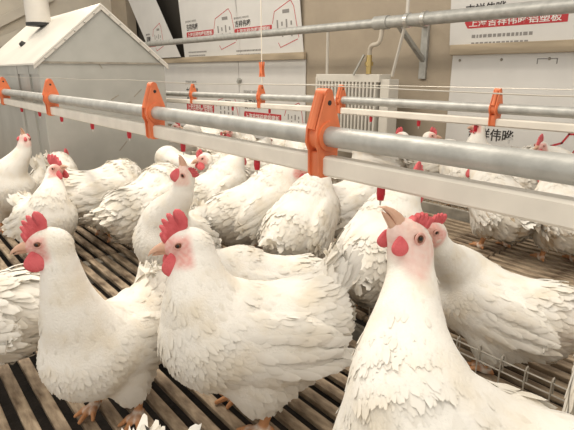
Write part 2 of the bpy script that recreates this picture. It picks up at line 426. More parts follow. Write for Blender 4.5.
def small_box(root, x, z, wd, ht):
    poly_line(root, [(x, z + ht * 0.55), (x + wd * 0.1, z + ht * 0.8), (x + wd * 0.75, z + ht), (x + wd * 0.86, z + ht * 0.86), (x + wd, z + ht * 0.2)], 0.006, M['print_red'])
    poly_line(root, [(x + wd * 0.2, z + ht * 0.1), (x + wd * 0.28, z), (x + wd * 0.95, z + ht * 0.16)], 0.006, M['print_red'])
    b_ = B()
    for i in range(4):
        for j in range(2):
            b_.box((x + wd * (0.2 + 0.18 * i), -0.0058, z + ht * (0.32 + 0.2 * j)), (wd * 0.055, 0.001, ht * 0.09 * (1 + (i + j) % 2)))
    b_.box((x + wd * 0.55, -0.0058, z + ht * 0.78), (wd * 0.26, 0.001, ht * 0.08))
    b_.build('small_marks', M['print_grey'], root)
def small_text(root, x, z, wd, n, step):
    b_ = B(); r_ = random.Random(int(x * 999) + n)
    for j in range(n):
        u = 0
        while u < wd * r_.uniform(0.7, 1.0):
            L = step * r_.uniform(0.25, 0.6); b_.box((x + u + L / 2, -0.0058, z - j * step), (L, 0.001, step * 0.42)); u += L + step * 0.18
    b_.build('small_print', M['print_grey'], root)
xl = lambda px, py: float(onY(px, py, WALLY)[0]); zl = lambda px, py: float(onY(px, py, WALLY)[2])
TOPZ = 1.75
# lower row, left of the concrete pier
xs_ = [xl(150, 80), xl(240, 85), pC]
for i, lab in enumerate(('white printed wall board just right of the hopper, lower row', 'white printed wall board left of the bare concrete, lower row')):
    r_ = board('wall_board', xs_[i] + 0.004, xs_[i + 1] - 0.004, 0.02, SEAM - 0.02, lab)
    bx_, by_ = ((188, 111.5), (245, 121))[i]
    lx, lz = xl(bx_, by_) - xs_[i], zl(bx_, by_) - 0.02
    s_ = (xl(*((215, 112), (282, 122))[i]) - xl(bx_, by_))
    printing(r_, lx, lz, s_, zl(bx_, by_ - 10) - zl(bx_, by_))
    small_box(r_, lx + s_ * 1.08, lz - 0.05, min(s_ * 0.85, xs_[i + 1] - xs_[i] - lx - s_ * 1.12), 0.26)
    B().box((0.25 if i == 0 else 0.02, -0.02, SEAM - 0.23), (0.035, 0.035, 0.05), Matrix.Rotation(0.6, 3, 'Y'), 0.006).build('clamp', M['sheet'], r_)
# upper row
xu = [xl(184, 30), xl(241, 30), xl(305, 30)]
for i, lab in enumerate(('white printed board beside the dark opening, upper row', 'white printed board left of the bare concrete, upper row')):
    r_ = board('wall_board', xu[i] + 0.004, xu[i + 1] - 0.004, SEAM + 0.03, TOPZ, lab, math.radians(4), -0.05 if i == 1 else 0)
    bx_, by_ = ((189, 38), (237, 34.5))[i]
    lx, lz = xl(bx_, by_) - xu[i], zl(bx_, by_) - SEAM - 0.03
    s_ = xl(*((216, 37), (274, 31))[i]) - xl(bx_, by_)
    printing(r_, lx, lz, s_, zl(bx_, by_ - 5.5) - zl(bx_, by_))
    small_box(r_, lx + s_ * 1.02, lz - 0.14, min(s_ * 0.95, xu[i + 1] - xu[i] - lx - s_ * 1.12), 0.36)
    small_text(r_, lx, lz - 0.15, s_ * 0.8, 3, 0.035)
# leaning board at the left
LY = WALLY - 0.05
b0, b1 = float(onY(153, 57, LY)[0]), float(onY(181, 57, LY)[0]); bt = onY(157, 0, LY); LZ = float(onY(181, 57, LY)[2])
LH = TOPZ + 0.1 - LZ
r_ = board('wall_board', b0, b1, LZ, LZ + LH, 'white printed board leaning aslant left of the dark opening', math.radians(1), float(bt[0] - b1) / float(bt[2] - LZ) * LH, LY)
small_box(r_, 0.06, 0.08, 0.26, 0.30); printing(r_, -0.12, 0.13, 0.24, 0.05)
# right of the pier
rx0 = pD
rr = board('wall_board', rx0 + 0.01, 1.3, 0.02, SEAM - 0.03, 'white printed board right of the bare concrete, lower row')
lx, lz = xl(455, 143) - rx0, zl(455, 143) - 0.02
px_, pz_ = xl(481, 141) - rx0, zl(481, 141) - 0.02
tx0, tz0 = xl(467, 138) - rx0, zl(467, 138) - 0.02; tw = xl(512, 140) - xl(467, 138); chh = zl(505, 127) - zl(505, 139.5)
fit_text(rr, '吉祥伟晔', tx0, tz0, tw, chh, M['print_black']); fit_text(rr, 'JIXIANG WEIYE', tx0, tz0 + chh * 1.18, tw, chh * 0.3, M['print_black'])
poly_line(rr, [(lx, lz - 0.01), (xl(548, 152) - rx0, lz - 0.015)], 0.010, M['print_red'])
ox, oz = xl(556, 146) - rx0, zl(556, 146) - 0.02
poly_line(rr, [(ox - 0.03, oz - 0.05), (ox - 0.03, oz), (ox + 0.02, oz + 0.02), (ox + 0.05, oz + 0.07), (ox + 0.5, oz + 0.09)], 0.010, M['print_red'])
small_box(rr, ox + 0.06, oz - 0.2, 0.3, 0.24)
hx_, hz_ = xl(552, 61) - rx0, zl(552, 61) - 0.02
poly_line(rr, [(hx_ - 0.08, hz_ - 0.012), (hx_ - 0.08, hz_ + 0.012), (hx_ + 0.02, hz_ + 0.012), (hx_ + 0.02, hz_ - 0.012)], 0.005, M['print_grey'], 'slot_edge')
ru = board('wall_board', rx0 - 0.02, 1.3, SEAM + 0.03, TOPZ, 'white board with large red lettered banner, upper right', math.radians(3), -0.03)
x_, z_ = xl(466, 29) - rx0 + 0.02, zl(466, 29) - SEAM - 0.03
s_ = xl(569, 21) - xl(466, 29)
hb_ = zl(569, 9) - zl(569, 20.5)
bn = B().prism([(0, 0.03), (0.02, 0), (s_, 0), (s_, hb_), (0, hb_)], -0.0062, -0.005, 'y').build('banner', M['print_red'], ru, (x_, 0, z_))
fit_text(bn, MAKER, s_ * 0.05, hb_ * 0.13, s_ * 0.90, hb_ * 0.74, M['print_white'], 0.0072)
fit_text(ru, '吉祥伟晔', x_ + 0.0, z_ + hb_ * 1.3, s_ * 0.42, hb_ * 1.1, M['print_black'])
small_text(ru, x_ + 0.05, z_ - 0.045, 0.36, 2, 0.042); small_text(ru, x_ + 0.06, z_ - 0.135, 0.34, 1, 0.03)
tr = B().box(((xs_[0] + pC) / 2, WALLY - 0.022, SEAM), (pC - xs_[0], 0.03, 0.055), bev=0.003).build('trim_1', M['wood']); tag(tr, 'pale wood strip between left board rows', kind='structure')
tr = B().box(((rx0 + 1.3) / 2, WALLY - 0.022, SEAM), (1.3 - rx0, 0.03, 0.06), bev=0.003).build('trim_2', M['wood']); tag(tr, 'pale wood strip between right board rows', kind='structure')
# bolts along the board edges
bolt_me = B().sphere((0, 0, 0), 0.008, 8, 5).mesh('bolt', M['beam'], True)
for i in range(7): link('bolt', bolt_me, rr, (0.05 + 0.26 * i, -0.006, SEAM - 0.08))

# ================================================================== HEATING PIPE, RADIATOR, BRACKET
YP = 2.45
pa, pb = onY(145, 44.5, YP), onY(574, 5.0, YP)
sl_ = (pb[2] - pa[2]) / (pb[0] - pa[0])
zp = lambda x: float(pa[2] + sl_ * (x - pa[0]))
hp = empty('heating_pipe', (0, YP, 0)); tag(hp, 'long galvanised pipe running high across the wall boards', 'pipe')
xe = float(pb[0]) + 0.9
xj = xat(382, 23, YP)
B().tube([(float(pa[0]), 0, zp(pa[0])), (-2.2, 0, zp(-2.2)), (xj, 0, zp(xj))], 0.027, 20).build('pipe_section', M['galv'], hp, smooth=True)
B().tube([(xj, 0, zp(xj)), (-0.8, 0, zp(-0.8)), (xe, 0, zp(xe))], 0.034, 20).build('pipe_section', M['galv'], hp, smooth=True)
B().cone((xj - 0.05, 0, zp(xj - 0.05)), (xj + 0.05, 0, zp(xj + 0.05)), 0.040, None, 20).build('coupling', M['galv'], hp, smooth=True)
for px in (408, 425): 
    xx = xat(px, 20, YP); B().cone((xx - 0.012, 0, zp(xx)), (xx + 0.012, 0, zp(xx)), 0.041, None, 20).build('clamp_ring', M['steel'], hp, smooth=True)
YR = 2.52
ra, rb_ = onY(322, 74, YR), onY(383, 77, YR)
RW, RZ = float(rb_[0] - ra[0]), float(ra[2])
rad = empty('radiator', (float(ra[0]), YR, 0.0)); tag(rad, 'pale finned wall radiator hanging in front of bare concrete', 'radiator')
B().box((RW / 2, 0.01, RZ - 0.025), (RW + 0.02, 0.12, 0.05), bev=0.004).build('top_header', M['rad'], rad)
B().box((RW / 2, 0.01, 0.12), (RW + 0.02, 0.12, 0.05), bev=0.004).build('bottom_header', M['rad'], rad)
B().box((RW / 2, 0.05, (RZ + 0.1) / 2), (RW, 0.02, RZ - 0.12)).build('core', M['rad_back'], rad)
B().box((RW + 0.04, 0.02, (RZ + 0.1) / 2 - 0.01), (0.07, 0.10, RZ - 0.14), bev=0.004).build('side_cover', M['rad'], rad)
B().box((-0.0, 0.0, (RZ + 0.1) / 2), (0.02, 0.11, RZ - 0.14), bev=0.003).build('side_post', M['rad'], rad)
nf = 17
fin = B().box((0, 0, 0), (RW / nf * 0.45, 0.09, RZ - 0.17), bev=0.003).mesh('fin', M['rad'])
for i in range(nf): link('fin', fin, rad, (RW * (i + 0.75) / (nf + 0.5), -0.005, (RZ + 0.12) / 2))
for x_ in (0.05, RW - 0.05): B().box((x_, 0.05, 0.05), (0.05, 0.05, 0.1), bev=0.003).build('foot_post', M['rad'], rad)
v0 = onY(382, 28, YP); v1 = onY(366, 60, YP)
hv = empty('feed_hose', tuple(float(q) for q in v1)); tag(hv, 'bent pale hose with brass valve feeding the radiator', 'hose')
d = Vector(v0) - Vector(v1)
P0, P1, P2, P3 = Vector((0, 0.03, 0.02)), Vector((0.02, 0, 0.16)), Vector((d.x, 0, d.z - 0.17)), Vector((d.x, 0, d.z + 0.0))
pts = [((1 - t) ** 3) * P0 + 3 * t * (1 - t) ** 2 * P1 + 3 * t * t * (1 - t) * P2 + t ** 3 * P3 for t in np.linspace(0, 1, 16)]
B().tube(pts, 0.014, 10).build('hose', M['hose'], hv, smooth=True)
bv = B().cone((0, 0.03, -0.085), (0, 0.03, 0.03), 0.018, None, 12); bv.cone((0, 0.03, -0.035), (0, 0.03, -0.01), 0.027, None, 6)
bv.build('valve', M['brass'], hv, smooth=True)
B().box((-0.06, 0.0, -0.03), (0.012, 0.012, 0.15), Matrix.Rotation(0.6, 3, 'Y'), 0.002).build('valve_lever', M['sheet'], hv)
def rod(p, q, yq, label):
    a = onY(p[0], p[1], YP); b2 = onY(q[0], q[1], yq)
    return cable('hanging_rod', [tuple(a), tuple((a + b2) / 2), tuple(b2)], 0.010, label, 'rod', 'rad', 'radiator hanging rods')
rod((328, 32), (327, 76), YR, 'pale straight rod holding the left end of the radiator')
rod((407, 18), (392, 76), YR + 0.02, 'pale slanted rod holding the right end of the radiator')
o_ = cable('hanging_rod', [tuple(onY(407, 18, YP)), tuple(onY(410, -30, YP))], 0.010, 'pale rod rising from the big pipe near wall bracket', 'rod', 'rad', 'radiator hanging rods')
# triangular wall bracket
g0 = onY(426, 30, WALLY - 0.01)
br = empty('wall_bracket', (float(g0[0]), WALLY - 0.002, float(g0[2]))); tag(br, 'grey triangular steel bracket on bare concrete under the pipe', 'bracket')
B().box((0, -0.010, -0.13), (0.05, 0.02, 0.34), bev=0.003).build('wall_plate', M['galv'], br)
B().box((0, -0.18, 0.03), (0.04, 0.36, 0.03), bev=0.003).build('arm', M['galv'], br)
B().box((0, -0.16, -0.08), (0.03, 0.37, 0.025), Matrix.Rotation(-0.62, 3, 'X'), 0.003).build('brace', M['galv'], br)
# slanted cream board frame on the end wall, left of the tube
for i, (p, q) in enumerate((((0, 22), (30, 7)), ((0, 42), (34, 28)))):
    a = Vector(onX(p[0], p[1], X0 + 0.05)); b2 = Vector(onX(q[0], q[1], X0 + 0.05)); dd = (b2 - a)
    a = a - dd * 0.6; b2 = b2 + dd * 0.8; dd = b2 - a
    o_ = B().box((0, 0, 0), (0.05, dd.length, 0.10), bev=0.004).build('trim_%d' % (3 + i), M['endwall']); tag(o_, 'slanted cream rail on the end wall', kind='structure')
    o_.location = (a + b2) / 2; o_.rotation_euler = (math.atan2(dd.z, dd.y), 0, 0)

# ================================================================== ADDED LIGHTS (unseen tube lamps above the picture, put in to light the hens)
for i, (lx, ly, lz, e) in enumerate(ADDED_LAMPS):
    lt = empty('added_lamp', (lx, ly, lz)); tag(lt, ('added unseen tube lamp lighting the middle of the flock', 'added unseen tube lamp lighting the nearest hens', 'added unseen tube lamp lighting the feed hopper')[i], 'lamp', 'added unseen lamps over the house')
    B().box((0, 0, 0.05), (1.5, 0.08, 0.04), bev=0.004).build('housing', M['rad'], lt)
    B().tube([(-0.72, 0, 0.015), (0, 0, 0.015), (0.72, 0, 0.015)], 0.014, 12).build('tube', M['added_lamp_glass'], lt, smooth=True)
    ld = bpy.data.lights.new('added_lamp_light', 'AREA'); ld.shape = 'RECTANGLE'; ld.size = 1.5; ld.size_y = 0.25; ld.energy = e; ld.color = (1, 0.90, 0.76)
    lo = bpy.data.objects.new('added_lamp_light', ld); COL.objects.link(lo); lo.parent = lt; lo.location = (0, 0, -0.01)

# ================================================================== HENS
def rot_from(fwd, up=(0, 0, 1)):
    f = np.array(fwd, float); f /= np.linalg.norm(f)
    u = np.array(up, float); u = u - f * (u @ f)
    if np.linalg.norm(u) < 1e-3: u = np.array([-1.0, 0, 0.3]); u = u - f * (u @ f)
    u /= np.linalg.norm(u); s = np.cross(u, f)
    return np.stack([f, s, u], 1)                      # columns: forward, left, up
class Ell:
    def __init__(s, c, r, R=None, k=0.03, **kw):
        s.c = np.array(c, np.float32); s.r = np.array(r, np.float32); s.R = np.eye(3, dtype=np.float32) if R is None else R.astype(np.float32); s.k = k
        e = np.abs(s.R) @ s.r; s.lo = s.c - e; s.hi = s.c + e; s.kw = kw
    def d(s, P):
        q = (P - s.c) @ s.R
        k0 = np.sqrt(((q / s.r) ** 2).sum(-1)); k1 = np.sqrt(((q / (s.r * s.r)) ** 2).sum(-1)) + 1e-6
        return k0 * (k0 - 1) / k1
class Con:
    def __init__(s, a, b, r1, r2, k=0.02, **kw):
        s.a = np.array(a, np.float32); s.b = np.array(b, np.float32); s.r1 = r1; s.r2 = r2; s.k = k; s.kw = kw
        m_ = max(r1, r2); s.lo = np.minimum(s.a, s.b) - m_; s.hi = np.maximum(s.a, s.b) + m_
    def d(s, P):
        ab = s.b - s.a; t = np.clip(((P - s.a) @ ab) / max(float(ab @ ab), 1e-9), 0, 1)
        return np.sqrt(((P - s.a - t[..., None] * ab) ** 2).sum(-1)) - (s.r1 + (s.r2 - s.r1) * t)
def surface(prims, h):
    lo = np.min([p.lo for p in prims], 0) - 3 * h; hi = np.max([p.hi for p in prims], 0) + 3 * h
    n = np.ceil((hi - lo) / h).astype(int) + 1
    ax = [lo[i] + h * np.arange(n[i]) for i in range(3)]
    F = np.full(n, 0.05, np.float32)
    for p in prims:
        mrg = 0.03
        i0 = np.maximum(np.floor((p.lo - mrg - lo) / h).astype(int), 0); i1 = np.minimum(np.ceil((p.hi + mrg - lo) / h).astype(int) + 1, n)
        sl = tuple(slice(i0[i], i1[i]) for i in range(3))
        G = np.stack(np.meshgrid(*[ax[i][i0[i]:i1[i]] for i in range(3)], indexing='ij'), -1).astype(np.float32)
        d = p.d(G); a = F[sl]; k = p.k
        hh = np.maximum(k - np.abs(a - d), 0) / k
        F[sl] = np.minimum(a, d) - hh * hh * k * 0.25
    # surface nets
    S = F < 0
    acc = np.zeros([*(n - 1), 3], np.float32); cnt = np.zeros(n - 1, np.float32)
    offs = [(0, 0), (0, 1), (1, 0), (1, 1)]
    for axx in range(3):
        o1, o2 = [i for i in range(3) if i != axx]
        for (p_, q_) in offs:
            st = [slice(0, -1)] * 3; en = [slice(0, -1)] * 3
            for o, v in ((o1, p_), (o2, q_)):
                st[o] = en[o] = slice(1, None) if v else slice(0, -1)
            st[axx] = slice(0, -1); en[axx] = slice(1, None)
            A = F[tuple(st)]; Bv = F[tuple(en)]
            cr = (A < 0) != (Bv < 0)
            t = np.where(cr, A / (A - Bv + 1e-12), 0)
            acc[..., axx] += t
            acc[..., o1] += cr * p_; acc[..., o2] += cr * q_; cnt += cr
    act = cnt > 0
    ids = np.full(n - 1, -1, np.int64); idx = np.argwhere(act); ids[act] = np.arange(len(idx))
    V = (idx + acc[act] / cnt[act][:, None]) * h + lo
    Q = []
    for axx in range(3):
        o1, o2 = (axx + 1) % 3, (axx + 2) % 3
        a = [slice(None)] * 3; b_ = [slice(None)] * 3
        a[axx] = slice(0, -1); b_[axx] = slice(1, None)
        A, Bv = S[tuple(a)], S[tuple(b_)]
        for flip, mk in ((False, A & ~Bv), (True, ~A & Bv)):
            e = np.argwhere(mk)
            if not len(e): continue
            c = []
            for (u, v) in ((0, 0), (-1, 0), (-1, -1), (0, -1)):
                f = e.copy(); f[:, o1] += u; f[:, o2] += v; c.append(ids[f[:, 0], f[:, 1], f[:, 2]])
            q = np.stack(c if flip else c[::-1], 1)
            Q.append(q)
    Q = np.concatenate(Q); Q = Q[:, ::-1]
    return V, Q
def unit(a): return a / (np.linalg.norm(a, axis=-1, keepdims=True) + 1e-9)

WHITE = np.array([0.86, 0.835, 0.785]); PINK = np.array([0.74, 0.36, 0.33]); PALEPINK = np.array([0.80, 0.56, 0.51]); SHANK = np.array([0.55, 0.27, 0.13])
def feather_cards(P, N, D, L, Wd, lift, curl, cols, rng):
    """each feather: a cupped leaf 3 wide, 5 long with a frayed tip"""
    n = len(P)
    D = unit(D - N * (D * N).sum(1, keepdims=True))
    S = np.cross(N, D)
    tl = np.tan(lift)
    us = np.array([0, 0.3, 0.62, 0.86, 1.0]); ws = np.array([0.45, 0.95, 1.0, 0.80, 0.34])
    V = np.zeros((n, 5, 3, 3), np.float32); NN = np.zeros_like(V)
    jit = rng.uniform(-0.10, 0.10, (n, 5, 3))
    for i, (u, w_) in enumerate(zip(us, ws)):
        hgt = tl * u * L - curl * L * u * u
        c = P + D * (u * L)[:, None] + N * (hgt)[:, None]
        for j, s in enumerate((-1, 0, 1)):
            V[:, i, j] = c + S * (s * Wd * 0.5 * w_)[:, None] + D * ((jit[:, i, j] * L) * (1 if i >= 3 else 0.2) * (1.0 if s else 0.3) - abs(s) * 0.05 * L * (i >= 2))[:, None] - N * (abs(s) * Wd * 0.10)[:, None]
            NN[:, i, j] = unit(N + S * (s * 0.2))
    g = np.arange(15).reshape(5, 3); q = []
    for i in range(4):
        for j in range(2): q.append((g[i, j], g[i + 1, j], g[i + 1, j + 1], g[i, j + 1]))
    q = np.array(q); Q = (np.arange(n)[:, None, None] * 15 + q[None]).reshape(-1, 4)
    C3 = np.repeat(cols[:, None], 15, 1).reshape(-1, 3)
    return V.reshape(-1, 3), Q, NN.reshape(-1, 3), C3
def bez(p0, p1, p2, p3, t):
    return (1 - t) ** 3 * p0 + 3 * t * (1 - t) ** 2 * p1 + 3 * t * t * (1 - t) * p2 + t ** 3 * p3

def hen(label, pos, psi, scale=1.0, head_px=None, head=None, look=(1, 0, 0), look_img=None, up=(0, 0, 1), up_img=None, pitch=8, tail=35, comb=1.0, wattle=1.0,
        h=0.0045, nf=2600, face='pink', bare=0.5, seed=0, fluff=1.0, ruff=1.0, group='white hens on the slatted floor', dirty=0.0, legs=((0.0, 0.0), (0.0, 0.0)), neck_r=1.0, comb_lean=0.0, nb=(0, 0, 0), droop=0.0, wide=1.0, body_z=0.0, hs=1.1, fan=1.0):
    """pos: ground point; psi: heading in degrees, 0 = right in the picture, 90 = away from the camera"""
    rng = np.random.default_rng(100 + seed)
    hd = RT * math.cos(math.radians(psi)) + FH * math.sin(math.radians(psi))
    rz = math.atan2(hd[1], hd[0])
    root = empty('hen', (float(pos[0]), float(pos[1]), 0), rz); tag(root, label, 'chicken', group)
    root.scale = (scale,) * 3
    Rw = np.array([[math.cos(rz), -math.sin(rz), 0], [math.sin(rz), math.cos(rz), 0], [0, 0, 1]])
    toL = lambda W: (Rw.T @ (np.array(W) - np.array([pos[0], pos[1], 0]))) / scale
    if head_px is not None: hc = toL(atk(*head_px))
    else: hc = np.array(head if head is not None else (0.17, 0, 0.385))
    if look_img is not None:                   # (right, up, away) in picture terms
        lw = RT * look_img[0] + ZZ * look_img[1] + FH * look_img[2]; lk = Rw.T @ lw
    else: lk = np.array(look, float)
    lk = lk / np.linalg.norm(lk)
    if up_img is not None: up = Rw.T @ (RT * up_img[0] + ZZ * up_img[1] + FH * up_img[2])
    HR = rot_from(lk, up)
    th = math.radians(pitch)
    Rb = np.array([[math.cos(th), 0, -math.sin(th)], [0, 1, 0], [math.sin(th), 0, math.cos(th)]])   # pitched up at the front
    bc = np.array([0, 0, 0.185 + body_z])
    T = lambda p: bc + Rb @ np.array(p)
    back = Rb @ np.array([-1, 0, -0.06])
    dn = np.array([-0.75, 0, -0.65])
    pr = []
    bd = dict(L=0.032, W=0.014, lift=0.09, flow=back, kind=0)
    wy = wide
    pr.append(Ell(T((0, 0, 0)), (0.150, 0.098 * wy, 0.090), Rb, 0.03, **bd))
    pr.append(Ell(T((0.070, 0, 0.004)), (0.095, 0.096 * wy, 0.098), Rb, 0.04, **{**bd, 'L': 0.024, 'W': 0.010, 'lift': 0.05, 'flow': np.array([-0.5, 0, -0.75])}))
    pr.append(Ell(T((-0.095, 0, 0.008)), (0.090, 0.088 * wy, 0.082), Rb, 0.04, **{**bd, 'L': 0.042 * fluff, 'lift': 0.24 * ruff, 'W': 0.018}))
    pr.append(Ell(T((-0.06, 0, -0.045)), (0.09, 0.082 * wy, 0.060), Rb, 0.04, **{**bd, 'L': 0.042 * fluff, 'W': 0.016, 'lift': 0.26 * ruff, 'flow': dn}))
    ta = math.radians(tail)
    td = np.array([-math.cos(ta), 0, math.sin(ta)])
    t0 = T((-0.12, 0, 0.035)); t1 = t0 + td * 0.085
    pr.append(Con(t0, t1, 0.052, 0.020, 0.05, **{**bd, 'flow': td, 'L': 0.050, 'lift': 0.24 * ruff, 'W': 0.022}))
    for s, (lx, lz) in zip((-1, 1), legs):
        pr.append(Ell(T((-0.005, s * 0.058 * wy, -0.065)), (0.058, 0.042, 0.062), Rb, 0.03, **{**bd, 'flow': np.array([-0.35, 0, -0.9]), 'L': 0.032, 'lift': 0.16}))
        hip = T((-0.005, s * 0.056, -0.10)); hock = np.array([-0.022 + lx * 0.5, s * 0.056, 0.075 + lz]); ft = np.array([0.004 + lx, s * 0.058, 0.011 + lz])
        pr.append(Con(hip, hock, 0.026, 0.0125, 0.02, **{**bd, 'flow': np.array([0, 0, -1.0]), 'L': 0.022, 'W': 0.012, 'lift': 0.1, 'kind': 0}))
        pr.append(Con(hock, ft, 0.0105, 0.0088, 0.008, kind=1, flow=dn))
        for an, ln in ((0, 0.055), (0.55, 0.045), (-0.55, 0.045), (math.pi, 0.022)):
            tp = ft + np.array([math.cos(an) * ln, math.sin(an) * ln, 0]); tp[2] = 0.0055 + lz; md = (ft + tp) / 2; md[2] = 0.012 + lz
            pr.append(Con(ft, md, 0.0078, 0.0068, 0.008, kind=1, flow=dn)); pr.append(Con(md, tp, 0.0068, 0.0045, 0.004, kind=1, flow=dn))
    # neck
    n0 = T((0.085, 0, 0.045)) + np.array(nb)
    n3 = hc - HR[:, 0] * 0.014 - HR[:, 2] * 0.008
    dist = np.linalg.norm(n3 - n0)
    dirn = (n3 - n0) / dist
    out = unit(Rb @ np.array([0.75, 0, 0.66]))
    n1 = n0 + out * dist * 0.30
    n2 = n3 - (unit(0.55 * HR[:, 0] * (1 if lk[2] > 0.5 else -0.15) + 0.9 * np.array([0, 0, 1.0]) + 0.5 * dirn)) * dist * 0.33
    ns = 8; ts = np.linspace(0, 1, ns + 1); cp = [bez(n0, n1, n2, n3, t) for t in ts]
    rprof = np.interp(ts, [0, 0.25, 0.5, 0.75, 0.9, 1], np.array([0.072, 0.054, 0.039, 0.028, 0.022, 0.018]) * neck_r)
    for i in range(ns):
        tg = cp[i] - cp[i + 1]
        q = ts[i]
        pr.append(Con(cp[i], cp[i + 1], float(rprof[i]), float(rprof[i + 1]), 0.025, flow=tg / np.linalg.norm(tg), L=0.027 - 0.013 * q, W=0.010 - 0.005 * q, lift=0.055, kind=0))
    hp_ = HR[:, 0]; hu_ = HR[:, 2]
    hk = dict(flow=-hp_ - 0.4 * hu_, L=0.010, W=0.0042, lift=0.06, kind=2)
    er = lambda *v: tuple(q * hs for q in v)
    pr.append(Ell(hc, er(0.030, 0.0205, 0.0235), HR, 0.014, **hk))
    pr.append(Ell(hc + (hp_ * 0.016 - hu_ * 0.004) * hs, er(0.022, 0.0145, 0.0165), HR, 0.010, **hk))
    pr.append(Ell(hc + (-hp_ * 0.012 - hu_ * 0.010) * hs, er(0.024, 0.021, 0.022), HR, 0.014, **hk))
    for s in (-1, 1):                      # brow ridge and cheek
        pr.append(Ell(hc + (hp_ * 0.010 + HR[:, 1] * s * 0.0145 + hu_ * 0.0075) * hs, er(0.012, 0.005, 0.004), HR, 0.005, **hk))
    # wings
    wings = []
    for s in (-1, 1):
        Rwg = Rb @ rot_from((1, -0.10 * s, 0.10 - droop), (0, -s * 0.22, 1))
        wc = T((-0.012, s * 0.088 * wy, 0.014))
        pr.append(Ell(wc, (0.118, 0.020, 0.058), Rwg, 0.012, flow=-Rwg[:, 0] - 0.1 * Rwg[:, 2], L=0.036, W=0.016, lift=0.11, kind=3))
        wings.append((wc, Rwg, s))
    V, Q = surface(pr, h)
    # per-vertex nearest shape, feather flow
    def near(Pts):
        D = np.stack([p.d(Pts.astype(np.float32)) for p in pr], 1)
        return D
    D = near(V); arg = D.argmin(1)
    kinds = np.array([p.kw['kind'] for p in pr])
    col = np.tile(WHITE, (len(V), 1))
    hl = (V - hc) @ HR / hs
    pk = PINK if face == 'pink' else PALEPINK
    def facemask(q):
        # bare skin round eye, cheek and beak root
        f = np.clip((q[:, 0] + 0.010 - (0.5 - bare) * 0.03) / 0.010, 0, 1) * np.clip((0.016 + bare * 0.006 - q[:, 2]) / 0.008, 0, 1)
        lim = np.clip((0.060 - np.linalg.norm(q, axis=1)) / 0.012, 0, 1) * np.clip((q[:, 2] + 0.034) / 0.012, 0, 1)
        return f * lim
    fm = facemask(hl)
    blot = 0.82 + 0.09 * np.sin(hl[:, 0] * 520 + 3 * np.sin(hl[:, 2] * 260)) + 0.09 * np.sin(hl[:, 2] * 610 + 2.5 * np.sin(hl[:, 0] * 340))
    col = col * (1 - (fm * blot)[:, None]) + pk * (fm * blot)[:, None]
    lg = np.clip((0.004 - D[:, kinds == 1].min(1)) / 0.004, 0, 1) * (V[:, 2] < 0.082 + max(l[1] for l in legs))
    col = col * (1 - lg[:, None]) + SHANK * lg[:, None]
    me = mesh_np('body', V, Q, M['body'], True, col)
    body = link('body', me, root)
    # ---- feathers
    nrm = np.zeros((len(V), 3), np.float32); me.vertices.foreach_get('co', np.zeros(len(V) * 3, np.float32))
    vn = np.zeros(len(V) * 3, np.float32); me.vertex_normals.foreach_get('vector', vn); nrm = vn.reshape(-1, 3)
    ok = (lg < 0.05) & (fm < 0.35) & (kinds[arg] != 1)
    Lp = np.array([p.kw.get('L', 0.02) for p in pr]); Wp = np.array([p.kw.get('W', 0.01) for p in pr]); lf = np.array([p.kw.get('lift', 0.1) for p in pr])
    fl_ = np.array([unit(np.array(p.kw['flow'], float)) for p in pr])
    wgt = np.exp(-np.maximum(D - D.min(1, keepdims=True), 0) / 0.012); wgt[:, kinds == 1] = 0; wgt /= wgt.sum(1, keepdims=True) + 1e-9
    Lv = wgt @ Lp; Wv = wgt @ Wp; lv = wgt @ lf; fv = wgt @ fl_
    dens = np.where(ok, 1.0 / (Lv * Wv), 0); dens /= dens.sum()
    pick = rng.choice(len(V), size=min(nf, ok.sum()), replace=False, p=dens)
    n_ = len(pick)
    jit = rng.normal(0, 1, (n_, 3))
    L = Lv[pick] * rng.uniform(0.75, 1.2, n_); Wd = Wv[pick] * rng.uniform(0.8, 1.2, n_)
    lift = lv[pick] * rng.uniform(0.35, 1.35, n_) + (rng.random(n_) < 0.05) * 0.2 * ruff
    P = V[pick] - nrm[pick] * 0.0012
    tone = rng.uniform(0.975, 1.01, (n_, 1)); cc = WHITE * tone * (1 - rng.random((n_, 1)) * np.array([0.0, 0.008, 0.03]))
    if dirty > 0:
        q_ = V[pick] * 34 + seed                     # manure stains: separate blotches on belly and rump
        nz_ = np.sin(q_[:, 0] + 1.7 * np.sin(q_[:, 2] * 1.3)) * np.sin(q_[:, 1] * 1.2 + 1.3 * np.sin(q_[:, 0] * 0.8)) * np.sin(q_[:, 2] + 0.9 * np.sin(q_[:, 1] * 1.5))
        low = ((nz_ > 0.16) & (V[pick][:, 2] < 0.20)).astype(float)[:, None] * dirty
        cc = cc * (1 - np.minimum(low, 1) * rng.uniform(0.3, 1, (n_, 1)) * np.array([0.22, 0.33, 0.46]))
    FV, FQ, FN, FC = feather_cards(P, nrm[pick], fv[pick] + jit * 0.16, L, Wd, lift, np.where(lift < 0.16, lift * 0.85, lift * 0.6 + 0.01), cc, rng)
    sets = [(FV, FQ, FN, FC)]
    def extra(P, N, Dd, L, W_, lift, curl):
        n = len(P); c = WHITE * rng.uniform(0.96, 1.03, (n, 1))
        sets.append(feather_cards(np.array(P), unit(np.array(N)), unit(np.array(Dd)), np.array(L), np.array(W_), np.array(lift), np.array(curl), c, rng))
